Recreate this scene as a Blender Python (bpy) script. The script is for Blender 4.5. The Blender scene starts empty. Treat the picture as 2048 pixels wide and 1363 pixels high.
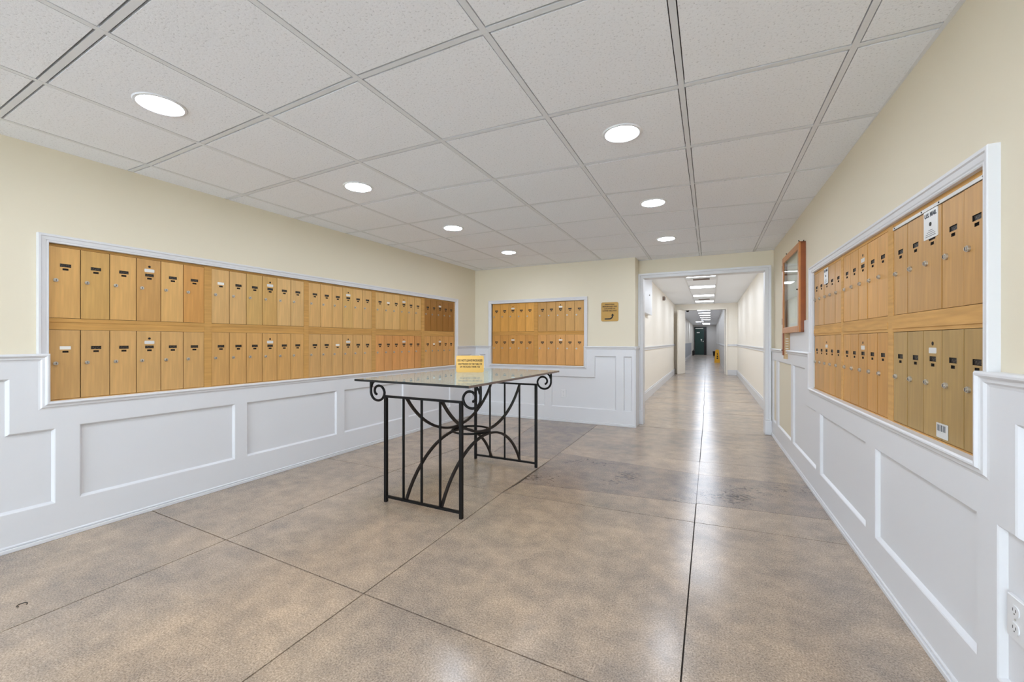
import bpy, bmesh, math, random
from mathutils import Vector, Matrix
random.seed(7)
sc = bpy.context.scene
PI = math.pi

# ---------------------------------------------------------------- camera, world, exposure
CAMZ = 1.13
cam_d = bpy.data.cameras.new('camera'); cam_d.sensor_width = 36.0
cam_d.lens = 830.0 / 2048.0 * 36.0; cam_d.clip_start = 0.02; cam_d.clip_end = 200
cam = bpy.data.objects.new('camera', cam_d); sc.collection.objects.link(cam)
cam.location = (0, 0, CAMZ); cam.rotation_euler = (PI / 2, 0, 0.4455)
sc.camera = cam
sc.view_settings.view_transform = 'Standard'; sc.view_settings.look = 'None'
sc.view_settings.exposure = 0.17; sc.cycles.diffuse_bounces = 8; sc.cycles.max_bounces = 14; sc.view_settings.gamma = 1.0; sc.view_settings.use_curve_mapping = False
DOWN_E = 92.0        # radiance of the round downlights
TROFFER_E = 21.0     # radiance of the hall light panels
SKY_E = 12.0          # daylight let in by the invented window at the camera's back
world = bpy.data.worlds.new('world'); sc.world = world; world.use_nodes = True
world.node_tree.nodes['Background'].inputs[0].default_value = (0.80, 0.88, 1.0, 1)
world.node_tree.nodes['Background'].inputs[1].default_value = SKY_E

# ---------------------------------------------------------------- helpers: materials
def lin(c):
    return tuple(((x / 255) / 12.92 if x / 255 <= 0.04045 else ((x / 255 + 0.055) / 1.055) ** 2.4) for x in c) + (1.0,)
def nt_new(name):
    m = bpy.data.materials.new(name); m.use_nodes = True
    nt = m.node_tree; b = nt.nodes['Principled BSDF']
    return m, nt, b
def plain(name, rgb, rough=0.5, metal=0.0, spec=0.5, emit=0.0, bump=0.0, scale=60.0, vary=0.0):
    m, nt, b = nt_new(name)
    b.inputs['Roughness'].default_value = rough; b.inputs['Metallic'].default_value = metal
    b.inputs['Specular IOR Level'].default_value = spec
    b.inputs['Base Color'].default_value = lin(rgb)
    if bump or vary:
        tc = nt.nodes.new('ShaderNodeTexCoord'); n = nt.nodes.new('ShaderNodeTexNoise')
        n.inputs['Scale'].default_value = scale; n.inputs['Detail'].default_value = 4
        nt.links.new(tc.outputs['Object'], n.inputs['Vector'])
        if vary:
            mx = nt.nodes.new('ShaderNodeMix'); mx.data_type = 'RGBA'
            c = lin(rgb); mx.inputs[6].default_value = tuple(x * (1 - vary) for x in c[:3]) + (1,)
            mx.inputs[7].default_value = tuple(min(1, x * (1 + vary)) for x in c[:3]) + (1,)
            nt.links.new(n.outputs['Fac'], mx.inputs[0]); nt.links.new(mx.outputs[2], b.inputs['Base Color'])
        if bump:
            bp = nt.nodes.new('ShaderNodeBump'); bp.inputs['Strength'].default_value = bump; bp.inputs['Distance'].default_value = 0.002
            nt.links.new(n.outputs['Fac'], bp.inputs['Height']); nt.links.new(bp.outputs['Normal'], b.inputs['Normal'])
    if emit:
        b.inputs['Emission Color'].default_value = lin(rgb); b.inputs['Emission Strength'].default_value = emit
    return m
M = {}
M['white'] = plain('white_satin_paint', (221, 222, 225), 0.38, bump=0.06, scale=30)
M['cream'] = plain('cream_wall_paint', (226, 217, 195), 0.6, bump=0.12, scale=90)
M['hallcream'] = plain('pale_cream_hall_paint', (243, 237, 226), 0.55, bump=0.1, scale=90)
M['tee'] = plain('ceiling_grid_enamel', (226, 229, 233), 0.45)
M['plenum'] = plain('gap_shade_plenum', (60, 58, 56), 0.9)  # dark colour stands in for the shadow lines along the tile gaps
M['hallceil'] = plain('hall_ceiling_white', (242, 246, 252), 0.6)
M['black'] = plain('black_iron', (6, 5, 5), 0.5, spec=0.3, bump=0.15, scale=120)
M['iron'] = plain('brown_black_iron', (30, 22, 18), 0.45, spec=0.35, bump=0.15, scale=120)
M['dark'] = plain('dark_slot', (24, 16, 10), 0.7)
M['cavity'] = plain('dark_cavity', (40, 24, 10), 0.8)
M['silver'] = plain('brushed_silver', (200, 198, 192), 0.35, metal=0.8)
M['plate'] = plain('white_metal_plate', (222, 222, 220), 0.35, metal=0.2)
M['whitecard'] = plain('white_card', (236, 234, 228), 0.6)
M['joint'] = plain('floor_joint_filler', (58, 48, 40), 0.8)
M['signgold'] = plain('gold_plaque', (214, 168, 84), 0.35, metal=0.25)
M['signbronze'] = plain('bronze_gold_plaque', (160, 122, 54), 0.35, metal=0.35, vary=0.1, scale=12)
M['ink'] = plain('dark_brown_print', (44, 26, 8), 0.6)
M['blackink'] = plain('black_print', (12, 12, 12), 0.6)
M['greyink'] = plain('grey_print', (80, 84, 92), 0.6)
M['outlet'] = plain('white_plastic', (226, 227, 229), 0.35)
M['brass'] = plain('brass', (150, 110, 60), 0.35, metal=0.8)
M['yellow'] = plain('yellow_plastic', (240, 178, 40), 0.45)
M['green'] = plain('dark_green_door_paint', (8, 52, 46), 0.35)
M['blackpaint'] = plain('black_frame_paint', (22, 16, 16), 0.45)
M['greywall'] = plain('grey_white_wall', (196, 192, 188), 0.6)
M['greydado'] = plain('grey_dado', (176, 180, 186), 0.6)
M['vent'] = plain('brown_grey_vent', (128, 112, 104), 0.6)
M['backboard'] = plain('pale_notice_backing', (238, 234, 224), 0.7)

def lamp_mat(name, rgb, e):
    m = bpy.data.materials.new(name); m.use_nodes = True; nt = m.node_tree; nt.nodes.clear()
    em = nt.nodes.new('ShaderNodeEmission'); out = nt.nodes.new('ShaderNodeOutputMaterial')
    em.inputs[0].default_value = tuple(rgb) + (1,); em.inputs[1].default_value = e
    nt.links.new(em.outputs[0], out.inputs[0]); return m
M['lamp'] = lamp_mat('downlight_diffuser', (0.80, 0.88, 1.0), DOWN_E)
M['troffer'] = lamp_mat('light_panel_diffuser', (0.80, 0.88, 1.0), TROFFER_E)

def tile_mat():
    m, nt, b = nt_new('fissured_ceiling_tile'); b.inputs['Roughness'].default_value = 0.9
    tc = nt.nodes.new('ShaderNodeTexCoord')
    n = nt.nodes.new('ShaderNodeTexNoise'); n.inputs['Scale'].default_value = 110; n.inputs['Detail'].default_value = 5
    n.inputs['Roughness'].default_value = 0.7
    r = nt.nodes.new('ShaderNodeValToRGB')
    r.color_ramp.elements[0].position = 0.26; r.color_ramp.elements[0].color = lin((176, 179, 184))
    r.color_ramp.elements[1].position = 0.44; r.color_ramp.elements[1].color = lin((242, 245, 250))
    nt.links.new(tc.outputs['Object'], n.inputs['Vector']); nt.links.new(n.outputs['Fac'], r.inputs[0])
    nt.links.new(r.outputs[0], b.inputs['Base Color'])
    bp = nt.nodes.new('ShaderNodeBump'); bp.inputs['Strength'].default_value = 0.35; bp.inputs['Distance'].default_value = 0.003
    nt.links.new(n.outputs['Fac'], bp.inputs['Height']); nt.links.new(bp.outputs['Normal'], b.inputs['Normal'])
    return m
M['tile'] = tile_mat()

def slab_mat(name='polished_concrete', pits=False):
    m, nt, b = nt_new(name)
    oi = nt.nodes.new('ShaderNodeObjectInfo'); tc = nt.nodes.new('ShaderNodeTexCoord')
    def noise(s, d=4, rg=0.55):
        n = nt.nodes.new('ShaderNodeTexNoise'); n.inputs['Scale'].default_value = s; n.inputs['Detail'].default_value = d
        n.inputs['Roughness'].default_value = rg; nt.links.new(tc.outputs['Object'], n.inputs['Vector']); return n
    def ramp(n, p0, c0, p1, c1):
        r = nt.nodes.new('ShaderNodeValToRGB'); e = r.color_ramp.elements
        e[0].position = p0; e[0].color = c0; e[1].position = p1; e[1].color = c1
        nt.links.new(n.outputs['Fac'], r.inputs[0]); return r
    def mul(a, bb, fac=1.0):
        x = nt.nodes.new('ShaderNodeMix'); x.data_type = 'RGBA'; x.blend_type = 'MULTIPLY'; x.inputs[0].default_value = fac
        nt.links.new(a, x.inputs[6]); nt.links.new(bb, x.inputs[7]); return x.outputs[2]
    big = ramp(noise(1.6, 5, 0.6), 0.36, (0.84, 0.845, 0.86, 1), 0.64, (1.13, 1.09, 1.02, 1))
    mid = ramp(noise(9, 5, 0.65), 0.36, (0.84, 0.85, 0.87, 1), 0.64, (1.12, 1.10, 1.07, 1))
    fine = ramp(noise(150, 4, 0.8), 0.34, (0.50, 0.48, 0.46, 1), 0.66, (1.45, 1.44, 1.42, 1))
    col = mul(mul(mul(oi.outputs['Color'], big.outputs[0]), mid.outputs[0]), fine.outputs[0])
    if pits:
        mp = nt.nodes.new('ShaderNodeMapping'); mp.inputs['Scale'].default_value = (1, 2.2, 1)
        nt.links.new(tc.outputs['Object'], mp.inputs[0])
        n2 = noise(26, 3, 0.6); nt.links.new(mp.outputs[0], n2.inputs['Vector'])
        n3 = noise(2.3, 2, 0.5)
        am = nt.nodes.new('ShaderNodeMath'); am.operation = 'MULTIPLY'
        nt.links.new(n2.outputs['Fac'], am.inputs[0]); nt.links.new(n3.outputs['Fac'], am.inputs[1])
        r = nt.nodes.new('ShaderNodeValToRGB'); e = r.color_ramp.elements
        e[0].position = 0.335; e[0].color = (1, 1, 1, 1); e[1].position = 0.37; e[1].color = (0.25, 0.22, 0.2, 1)
        nt.links.new(am.outputs[0], r.inputs[0]); col = mul(col, r.outputs[0])
    nt.links.new(col, b.inputs['Base Color'])
    rr = nt.nodes.new('ShaderNodeMapRange'); rn = noise(4, 4, 0.6)
    rr.inputs['From Min'].default_value = 0.3; rr.inputs['From Max'].default_value = 0.7
    rr.inputs['To Min'].default_value = 0.225; rr.inputs['To Max'].default_value = 0.225
    nt.links.new(rn.outputs['Fac'], rr.inputs['Value']); nt.links.new(rr.outputs[0], b.inputs['Roughness'])
    b.inputs['Specular IOR Level'].default_value = 0.46
    bp = nt.nodes.new('ShaderNodeBump'); bp.inputs['Strength'].default_value = 0.02; bp.inputs['Distance'].default_value = 0.003
    nt.links.new(noise(5, 3).outputs['Fac'], bp.inputs['Height']); nt.links.new(bp.outputs['Normal'], b.inputs['Normal'])
    return m
M['slab'] = slab_mat(); M['slabpit'] = slab_mat('worn_pitted_concrete', True)

def tinted(name, rough, metal, stretch, amp, spec=0.5):
    """colour from the object's own colour, broken by streaks along z"""
    m, nt, b = nt_new(name)
    oi = nt.nodes.new('ShaderNodeObjectInfo'); tc = nt.nodes.new('ShaderNodeTexCoord'); mp = nt.nodes.new('ShaderNodeMapping')
    mp.inputs['Scale'].default_value = stretch
    nt.links.new(tc.outputs['Object'], mp.inputs[0])
    n = nt.nodes.new('ShaderNodeTexNoise'); n.inputs['Scale'].default_value = 1.0; n.inputs['Detail'].default_value = 5
    nt.links.new(mp.outputs[0], n.inputs['Vector'])
    r = nt.nodes.new('ShaderNodeValToRGB'); e = r.color_ramp.elements
    e[0].position = 0.3; e[0].color = (1 - amp,) * 3 + (1,); e[1].position = 0.7; e[1].color = (1 + amp,) * 3 + (1,)
    nt.links.new(n.outputs['Fac'], r.inputs[0])
    x = nt.nodes.new('ShaderNodeMix'); x.data_type = 'RGBA'; x.blend_type = 'MULTIPLY'; x.inputs[0].default_value = 1
    nt.links.new(oi.outputs['Color'], x.inputs[6]); nt.links.new(r.outputs[0], x.inputs[7])
    nt.links.new(x.outputs[2], b.inputs['Base Color'])
    b.inputs['Roughness'].default_value = rough; b.inputs['Metallic'].default_value = metal; b.inputs['Specular IOR Level'].default_value = spec
    return m
M['gold'] = tinted('gold_anodised_metal', 0.40, 0.22, (60, 60, 4), 0.10)
M['wood'] = tinted('tan_wood_strip', 0.75, 0.0, (5, 60, 60), 0.12, 0.25)
M['redwood'] = plain('red_brown_wood', (142, 74, 30), 0.32, vary=0.25, scale=14)
M['orangewood'] = plain('orange_oak_wood', (190, 124, 66), 0.35, vary=0.2, scale=14)

def card_mat():
    m, nt, b = nt_new('printed_name_strip'); b.inputs['Roughness'].default_value = 0.5
    tc = nt.nodes.new('ShaderNodeTexCoord'); n = nt.nodes.new('ShaderNodeTexNoise'); n.inputs['Scale'].default_value = 260
    nt.links.new(tc.outputs['Object'], n.inputs['Vector'])
    r = nt.nodes.new('ShaderNodeValToRGB'); e = r.color_ramp.elements
    e[0].position = 0.56; e[0].color = lin((22, 14, 9)); e[1].position = 0.72; e[1].color = lin((150, 140, 122))
    nt.links.new(n.outputs['Fac'], r.inputs[0]); nt.links.new(r.outputs[0], b.inputs['Base Color'])
    return m
M['namecard'] = card_mat()

def glass_mat(name, tint, refl=1.0):
    m = bpy.data.materials.new(name); m.use_nodes = True; nt = m.node_tree; nt.nodes.clear()
    out = nt.nodes.new('ShaderNodeOutputMaterial'); mix = nt.nodes.new('ShaderNodeMixShader')
    tr = nt.nodes.new('ShaderNodeBsdfTransparent'); gl = nt.nodes.new('ShaderNodeBsdfGlossy'); fr = nt.nodes.new('ShaderNodeFresnel')
    tr.inputs[0].default_value = lin(tint); gl.inputs['Roughness'].default_value = 0.015
    gl.inputs[0].default_value = (0.95, 1.0, 0.97, 1); fr.inputs[0].default_value = 1.5
    mm = nt.nodes.new('ShaderNodeMath'); mm.operation = 'MULTIPLY'; mm.inputs[1].default_value = refl; mm.use_clamp = True
    nt.links.new(fr.outputs[0], mm.inputs[0]); nt.links.new(mm.outputs[0], mix.inputs[0])
    nt.links.new(tr.outputs[0], mix.inputs[1]); nt.links.new(gl.outputs[0], mix.inputs[2]); nt.links.new(mix.outputs[0], out.inputs[0])
    return m
M['tableglass'] = glass_mat('green_tinted_table_glass', (214, 228, 220), 0.95)
_nt = M['tableglass'].node_tree; _mx = [n for n in _nt.nodes if n.type == 'MIX_SHADER'][0]; _out = [n for n in _nt.nodes if n.type == 'OUTPUT_MATERIAL'][0]
_df = _nt.nodes.new('ShaderNodeBsdfDiffuse'); _df.inputs[0].default_value = lin((228, 234, 230)); _m2 = _nt.nodes.new('ShaderNodeMixShader'); _m2.inputs[0].default_value = 0.26
_nt.links.new(_mx.outputs[0], _m2.inputs[1]); _nt.links.new(_df.outputs[0], _m2.inputs[2]); _nt.links.new(_m2.outputs[0], _out.inputs[0])
M['glass'] = glass_mat('clear_pane', (245, 248, 247), 1.0)
M['caseglass'] = glass_mat('case_pane', (248, 249, 248), 0.35)
M['glassedge'] = plain('dark_glass_edge', (20, 22, 22), 0.2)
M['glassedge2'] = plain('smoky_glass_edge', (112, 96, 88), 0.25)

# ---------------------------------------------------------------- helpers: meshes and objects
class MB:
    def __init__(s): s.v = []; s.f = []; s.m = []
    def face(s, pts, mi=0):
        i = len(s.v); s.v += [tuple(p) for p in pts]; s.f.append(tuple(range(i, i + len(pts)))); s.m.append(mi)
    def box(s, x0, y0, z0, x1, y1, z1, mi=0, c=0.0):
        """box whose -y (front) edges may be chamfered by c"""
        i = len(s.v)
        s.v += [(x0, y1, z0), (x1, y1, z0), (x1, y1, z1), (x0, y1, z1)]
        if c:
            s.v += [(x0, y0 + c, z0), (x1, y0 + c, z0), (x1, y0 + c, z1), (x0, y0 + c, z1),
                    (x0 + c, y0, z0 + c), (x1 - c, y0, z0 + c), (x1 - c, y0, z1 - c), (x0 + c, y0, z1 - c)]
            rings = [0, 4, 8]
        else:
            s.v += [(x0, y0, z0), (x1, y0, z0), (x1, y0, z1), (x0, y0, z1)]; rings = [0, 4]
        for a, b in zip(rings, rings[1:]):
            for k in range(4):
                s.f.append((i + a + k, i + a + (k + 1) % 4, i + b + (k + 1) % 4, i + b + k)); s.m.append(mi)
        s.f.append((i, i + 1, i + 2, i + 3)); s.m.append(mi)
        e = i + rings[-1]; s.f.append((e, e + 1, e + 2, e + 3)); s.m.append(mi)
        return s
    def prism(s, pts, z0, z1, mi=0):
        i = len(s.v); n = len(pts)
        s.v += [(x, y, z0) for x, y in pts] + [(x, y, z1) for x, y in pts]
        s.f.append(tuple(range(i, i + n))); s.f.append(tuple(range(i + n, i + 2 * n))); s.m += [mi, mi]
        for k in range(n): s.f.append((i + k, i + (k + 1) % n, i + n + (k + 1) % n, i + n + k)); s.m.append(mi)
        return s
    def plate(s, pts, y0, y1, mi=0):
        """outline in x,z given thickness along y"""
        i = len(s.v); n = len(pts)
        s.v += [(x, y0, z) for x, z in pts] + [(x, y1, z) for x, z in pts]
        s.f.append(tuple(range(i, i + n))); s.f.append(tuple(range(i + n, i + 2 * n))); s.m += [mi, mi]
        for k in range(n): s.f.append((i + k, i + (k + 1) % n, i + n + (k + 1) % n, i + n + k)); s.m.append(mi)
        return s
    def tube(s, path, r, n=8, closed=False, square=False, rz=None):
        path = [Vector(p) for p in path]; N = len(path); i0 = len(s.v)
        if square: n = 4
        up = None
        for k in range(N):
            a = path[k - 1] if (k or closed) else path[k]; b = path[(k + 1) % N] if (k < N - 1 or closed) else path[k]
            t = (b - a).normalized()
            if up is None:
                up = Vector((0, 0, 1)) if abs(t.z) < 0.9 else Vector((1, 0, 0))
            side = t.cross(up)
            if side.length < 1e-5: side = t.orthogonal()
            side.normalize(); up = side.cross(t).normalized()
            for j in range(n):
                an = 2 * PI * j / n + (PI / 4 if square else 0); rr = r * (math.sqrt(2) if square else 1)
                s.v.append(tuple(path[k] + side * math.cos(an) * rr + up * math.sin(an) * (rr if rz is None else rz * (math.sqrt(2) if square else 1))))
        for k in range(N if closed else N - 1):
            for j in range(n):
                a = i0 + k * n + j; b = i0 + k * n + (j + 1) % n; c = i0 + ((k + 1) % N) * n + (j + 1) % n; d = i0 + ((k + 1) % N) * n + j
                s.f.append((a, b, c, d)); s.m.append(0)
        if not closed:
            s.f.append(tuple(range(i0, i0 + n))); s.f.append(tuple(range(i0 + (N - 1) * n, i0 + N * n))); s.m += [0, 0]
        return s
    def cyl(s, c, r, h, axis='z', n=20, mi=0, r2=None):
        i = len(s.v); r2 = r if r2 is None else r2
        for k, (rr, t) in enumerate(((r, 0), (r2, h))):
            for j in range(n):
                a = 2 * PI * j / n; u, w = rr * math.cos(a), rr * math.sin(a)
                s.v.append((c[0] + u, c[1] + w, c[2] + t) if axis == 'z' else ((c[0] + u, c[1] + t, c[2] + w) if axis == 'y' else (c[0] + t, c[1] + u, c[2] + w)))
        s.f.append(tuple(range(i, i + n))); s.f.append(tuple(range(i + n, i + 2 * n))); s.m += [mi, mi]
        for j in range(n): s.f.append((i + j, i + (j + 1) % n, i + n + (j + 1) % n, i + n + j)); s.m.append(mi)
        return s
    def sweep(s, path, prof, closed=False):
        """profile (d across, w out of wall) run along a u,z path with mitred corners; d goes to the right hand of travel"""
        P = [Vector((u, z)) for u, z in path]; n = len(prof); i0 = len(s.v)
        def nrm(a, b): d = (b - a).normalized(); return Vector((d.y, -d.x))
        for k, p in enumerate(P):
            n1 = nrm(P[k - 1], p) if k else nrm(p, P[1]); n2 = nrm(p, P[k + 1]) if k < len(P) - 1 else n1
            m = n1 + n2; m = m / m.dot(n1)
            for d, w in prof: s.v.append((p.x + m.x * d, -w, p.y + m.y * d))
        for k in range(len(P) - 1):
            for j in range(n - 1):
                a = i0 + k * n + j; s.f.append((a, a + 1, a + n + 1, a + n)); s.m.append(0)
        s.f.append(tuple(range(i0, i0 + n))); s.f.append(tuple(range(len(s.v) - n, len(s.v)))); s.m += [0, 0]
        return s
    def mesh(s, name, mats, smooth=False, fix=True):
        me = bpy.data.meshes.new(name); me.from_pydata(s.v, [], s.f)
        for mm in mats: me.materials.append(mm)
        me.polygons.foreach_set('material_index', s.m)
        if fix:
            bm = bmesh.new(); bm.from_mesh(me); bmesh.ops.recalc_face_normals(bm, faces=bm.faces); bm.to_mesh(me); bm.free()
        if smooth: me.polygons.foreach_set('use_smooth', [True] * len(me.polygons))
        me.update(); return me
def ob(name, me, parent=None, loc=(0, 0, 0), rz=0.0, color=None):
    o = bpy.data.objects.new(name, me); sc.collection.objects.link(o)
    o.location = loc; o.rotation_euler = (0, 0, rz)
    if parent: o.parent = parent
    if color: o.color = color
    return o
def part(name, mb, mats, parent, smooth=False, color=None, loc=(0, 0, 0), label=None, rz=0.0):
    mats = mats if isinstance(mats, (list, tuple)) else [mats]
    o = ob(name, mb.mesh(name, mats, smooth), parent, loc, rz, color)
    if label: o['label'] = label
    return o
def thing(name, label, cat, loc=(0, 0, 0), rz=0.0, group=None):
    o = ob(name, None, None, loc, rz); o['label'] = label; o['category'] = cat
    o.empty_display_size = 0.05
    if group: o['group'] = group
    return o
def tag(o, label, cat, group=None):
    o['label'] = label; o['category'] = cat
    if group: o['group'] = group
    return o
def struct(o, label=None):
    o['kind'] = 'structure'
    if label: o['label'] = label
    return o
def rrect(x0, z0, x1, z1, r, n=5):
    out = []
    for cx, cz, a0 in ((x1 - r, z1 - r, 0), (x0 + r, z1 - r, 90), (x0 + r, z0 + r, 180), (x1 - r, z0 + r, 270)):
        for k in range(n + 1):
            a = math.radians(a0 + 90 * k / n); out.append((cx + r * math.cos(a), cz + r * math.sin(a)))
    return out
def text(body, size, parent, loc, mat, name='lettering', w=None, rot=(PI / 2, 0, 0)):
    cu = bpy.data.curves.new(name, 'FONT'); cu.body = body; cu.size = size; cu.align_x = 'CENTER'; cu.align_y = 'CENTER'
    cu.extrude = 0.0004; cu.offset = size * 0.03; cu.materials.append(mat)
    t = bpy.data.objects.new(name, cu); sc.collection.objects.link(t)
    bpy.context.view_layer.update(); sx = w / max(t.dimensions.x, 1e-4) if w else 1.0
    me = bpy.data.meshes.new_from_object(t.evaluated_get(bpy.context.evaluated_depsgraph_get()))
    bpy.data.objects.remove(t); bpy.data.curves.remove(cu)
    o = ob(name, me, parent, loc); o.rotation_euler = rot; o.scale.x = sx
    return o

# wall frames: local x runs to the viewer's right along the wall, -y faces the room
WALLS = {'L': ((-3.415, 0, 0), math.atan2(1, 0.0195)), 'B': ((0, 5.59, 0), 0.0), 'R': ((0.765, 0, 0), math.atan2(-1, 0.0125))}
def on_wall(w, u, z=0.0, out=0.0):
    (ox, oy, oz), a = WALLS[w]
    return (ox + math.cos(a) * u + math.sin(a) * out, oy + math.sin(a) * u - math.cos(a) * out, z), a
H = 2.225
YB, YH = 5.59, 5.87          # lobby back wall, plane of the hall opening
YEND = -4.6                  # street side, behind the camera

# ---------------------------------------------------------------- the room shell
def wall_cells(name, us, zs, hole, thick, mat):
    mb = MB()
    for a, b in zip(us, us[1:]):
        for c, d in zip(zs, zs[1:]):
            mb.box(a, 0.125 if hole((a + b) / 2, (c + d) / 2) else 0, c, b, thick, d)
    return mb.mesh(name, [mat])
OPL = (0.992, 0.787, 5.040, 1.690); OPB = (-3.011, 0.785, -1.565, 1.694); OPR = (-3.853, 0.772, -1.706, 1.648)
def hole_of(op): return lambda u, z: op[0] < u < op[2] and op[1] < z < op[3]
for key, nm, u0, u1, op in (('L', 'wall_left', YEND - 0.1, 5.62, OPL), ('R', 'wall_right', -6.0, -YEND + 0.1, OPR)):
    p, a = on_wall(key, 0)
    struct(ob(nm, wall_cells(nm, [u0, op[0], op[2], u1], [0, op[1], op[3], 2.32], hole_of(op), 0.16, M['cream']), None, p, a), 'cream painted wall above white wainscot')
p, a = on_wall('B', 0)
struct(ob('wall_back', wall_cells('wall_back', [-3.6, OPB[0], OPB[2], -0.885], [0, OPB[1], OPB[3], 2.46], hole_of(OPB), 0.41, M['cream']), None, p, a), 'cream back wall left of the hall opening')
HX0, HX1, HZ = -0.828, 0.605, 1.985
mb = MB(); mb.box(-0.885, YH, HZ, 0.78, 6.0, 2.46); mb.box(-0.885, YH, 0, HX0, 6.0, HZ); mb.box(HX1, YH, 0, 0.78, 6.0, HZ)
struct(part('wall_opening', mb, M['cream'], None), 'cream wall over the hall opening')
# street wall behind the camera, with an invented window added to supply daylight
mb = MB(); wx0, wx1, wz0, wz1 = -3.25, 0.6, 0.10, 2.15
mb.box(-3.7, YEND - 0.15, 0, wx0, YEND, 2.32); mb.box(wx1, YEND - 0.15, 0, 1.0, YEND, 2.32)
mb.box(wx0, YEND - 0.15, 0, wx1, YEND, wz0); mb.box(wx0, YEND - 0.15, wz1, wx1, YEND, 2.32)
struct(part('wall_front', mb, M['cream'], None), 'cream street wall with an added wide window')
added_win = struct(thing('added_window_1', 'wide street window with white frame, added for daylight', 'window')); del added_win['category']
mb = MB()
for x in (wx0, wx0 + 1.26, wx0 + 2.53, wx1 - 0.05): mb.box(x, YEND - 0.1, wz0, x + 0.05, YEND - 0.04, wz1)
for z in (wz0, wz1 - 0.05): mb.box(wx0, YEND - 0.1, z, wx1, YEND - 0.04, z + 0.05)
part('added_window_frame', mb, M['white'], added_win)
for x in (wx0 + 0.05, wx0 + 1.31, wx0 + 2.58): part('pane', MB().box(x, YEND - 0.075, wz0 + 0.05, x + 1.21, YEND - 0.069, wz1 - 0.05), M['glass'], added_win)

# floor: dark bed with separate concrete slabs on it
fl = struct(part('floor', MB().box(-3.7, YEND - 0.2, -0.08, 1.0, 42, -0.010), M['joint'], None), 'polished concrete floor with saw cut joints')
def slab(pts, col, mat='slab', gap=0.003, top=0.0):
    cx = sum(x for x, y in pts) / len(pts); cy = sum(y for x, y in pts) / len(pts)
    q = []
    for x, y in pts:
        q.append((x - gap * (1 if x > cx else -1) , y - gap * (1 if y > cy else -1)))
    o = part('floor_slab', MB().prism(q, -0.010, top), M[mat], fl)
    c = lin(col); j = random.uniform(0.95, 1.05); o.color = tuple(v * j for v in c[:3]) + (1,)
BASE = (171, 156, 142); DARK = (150, 138, 130)
xs = [-3.44, -2.485, -1.40, -0.088, 0.79]
def r1(x): return 1.353 - 0.036 * (x + 0.36)
R2 = [2.845, 2.822, 2.765, 2.826, 2.885]
rows = [[YEND - 0.1] * 5, [-2.96] * 5, [-1.52] * 5, [-0.08] * 5, [r1(x) for x in xs], R2]
for k in range(5):
    for i in range(4):
        slab([(xs[i], rows[k][i]), (xs[i + 1], rows[k][i + 1]), (xs[i + 1], rows[k + 1][i + 1]), (xs[i], rows[k + 1][i])], BASE)
slab([(-3.44, 2.845), (-2.485, 2.822), (-2.36, 4.1), (-3.40, 4.1)], BASE)
slab([(-3.40, 4.1), (-2.36, 4.1), (-2.25, YB), (-3.38, YB)], BASE)
slab([(-2.485, 2.822), (-1.40, 2.765), (-1.372, 3.74), (-2.395, 3.74)], BASE)
slab([(-2.395, 3.74), (-1.99, 3.74), (-2.18, YB), (-2.25, YB)], BASE, gap=0.002)
slab([(-1.99, 3.74), (-1.372, 3.74), (-1.372, YB), (-2.18, YB)], (152, 140, 132), gap=0.002)
for i in (2, 3):
    a, b = xs[i], xs[i + 1]; e0 = -1.372 if i == 2 else a
    slab([(a, R2[i]), (b, R2[i + 1]), (b, 3.15 if i == 2 else 3.24), (e0, 3.02 if i == 2 else 3.165)], BASE)
    slab([(e0, 3.02 if i == 2 else 3.165), (b, 3.15 if i == 2 else 3.24), (b, 3.86 if i == 2 else 3.93), (e0, 4.0 if i == 2 else 3.86)], DARK, 'slabpit', gap=0.0012)
    slab([(e0, 4.0 if i == 2 else 3.86), (b, 3.86 if i == 2 else 3.93), (b, 4.27 if i == 2 else 4.36), (e0, 4.18 if i == 2 else 4.27)], BASE, gap=0.001)
    slab([(e0, 4.18 if i == 2 else 4.27), (b, 4.27 if i == 2 else 4.36), (b, 5.74 if i == 2 else 5.83), (e0, 5.65 if i == 2 else 5.74)], BASE)
y = 5.74
while y < 40:
    y2 = y + 1.47; jx = -0.088 - 0.008 * max(0, y - 6)
    if y < 13: HB = (180, 166, 152)
    else: HB = (168, 157, 148)
    slab([(-1.42, y - 0.07), (jx, y), (jx, y2), (-1.42, y2 - 0.03)], HB); slab([(jx, y), (0.98, y + 0.08), (0.98, y2 + 0.05), (jx, y2)], HB)
    y = y2
part('bolt_ring', MB().tube([(-2.66 + 0.015 * math.cos(a), 0.70 + 0.015 * math.sin(a), 0.001) for a in [2 * PI * k / 16 * 0.75 + 0.6 for k in range(17)]], 0.002, 6), M['joint'], fl)

# ceiling: grid and lay-in tiles
ceil = struct(part('ceiling', MB().box(-3.7, YEND - 0.15, H + 0.03, 0.95, 5.995, H + 0.09), M['plenum'], None), 'suspended ceiling of white fissured tiles')
colx = [-3.161, -2.558, -1.942, -1.328, -0.722, -0.112, 0.485]
meas = {1: [1.359, 1.337, 1.312, 1.286, 1.284, 1.296, 1.312], 2: [1.944, 1.914, 1.887, 1.888, 1.906, 1.928, 1.944],
        3: [2.52, 2.49, 2.466, 2.488, 2.527, 2.55, 2.572], 4: [3.094, 3.086, 3.068, 3.082, 3.108, 3.161, 3.213],
        5: [3.681, 3.687, 3.671, 3.693, 3.706, 3.78, 3.845], 6: [4.281, 4.296, 4.287, 4.334, 4.347, 4.397, 4.434],
        7: [4.846, 4.865, 4.906, 4.945, 5.007, 5.034, 5.036]}
for r in range(0, -10, -1): meas[r] = [v - 0.612 for v in meas[r + 1]]
meas[8] = [5.452, 5.47, 5.52, 5.56, 5.60, 5.66, 5.70]
meas[9] = [YB, YB, YB, YB, YH, YH, YH]
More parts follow.
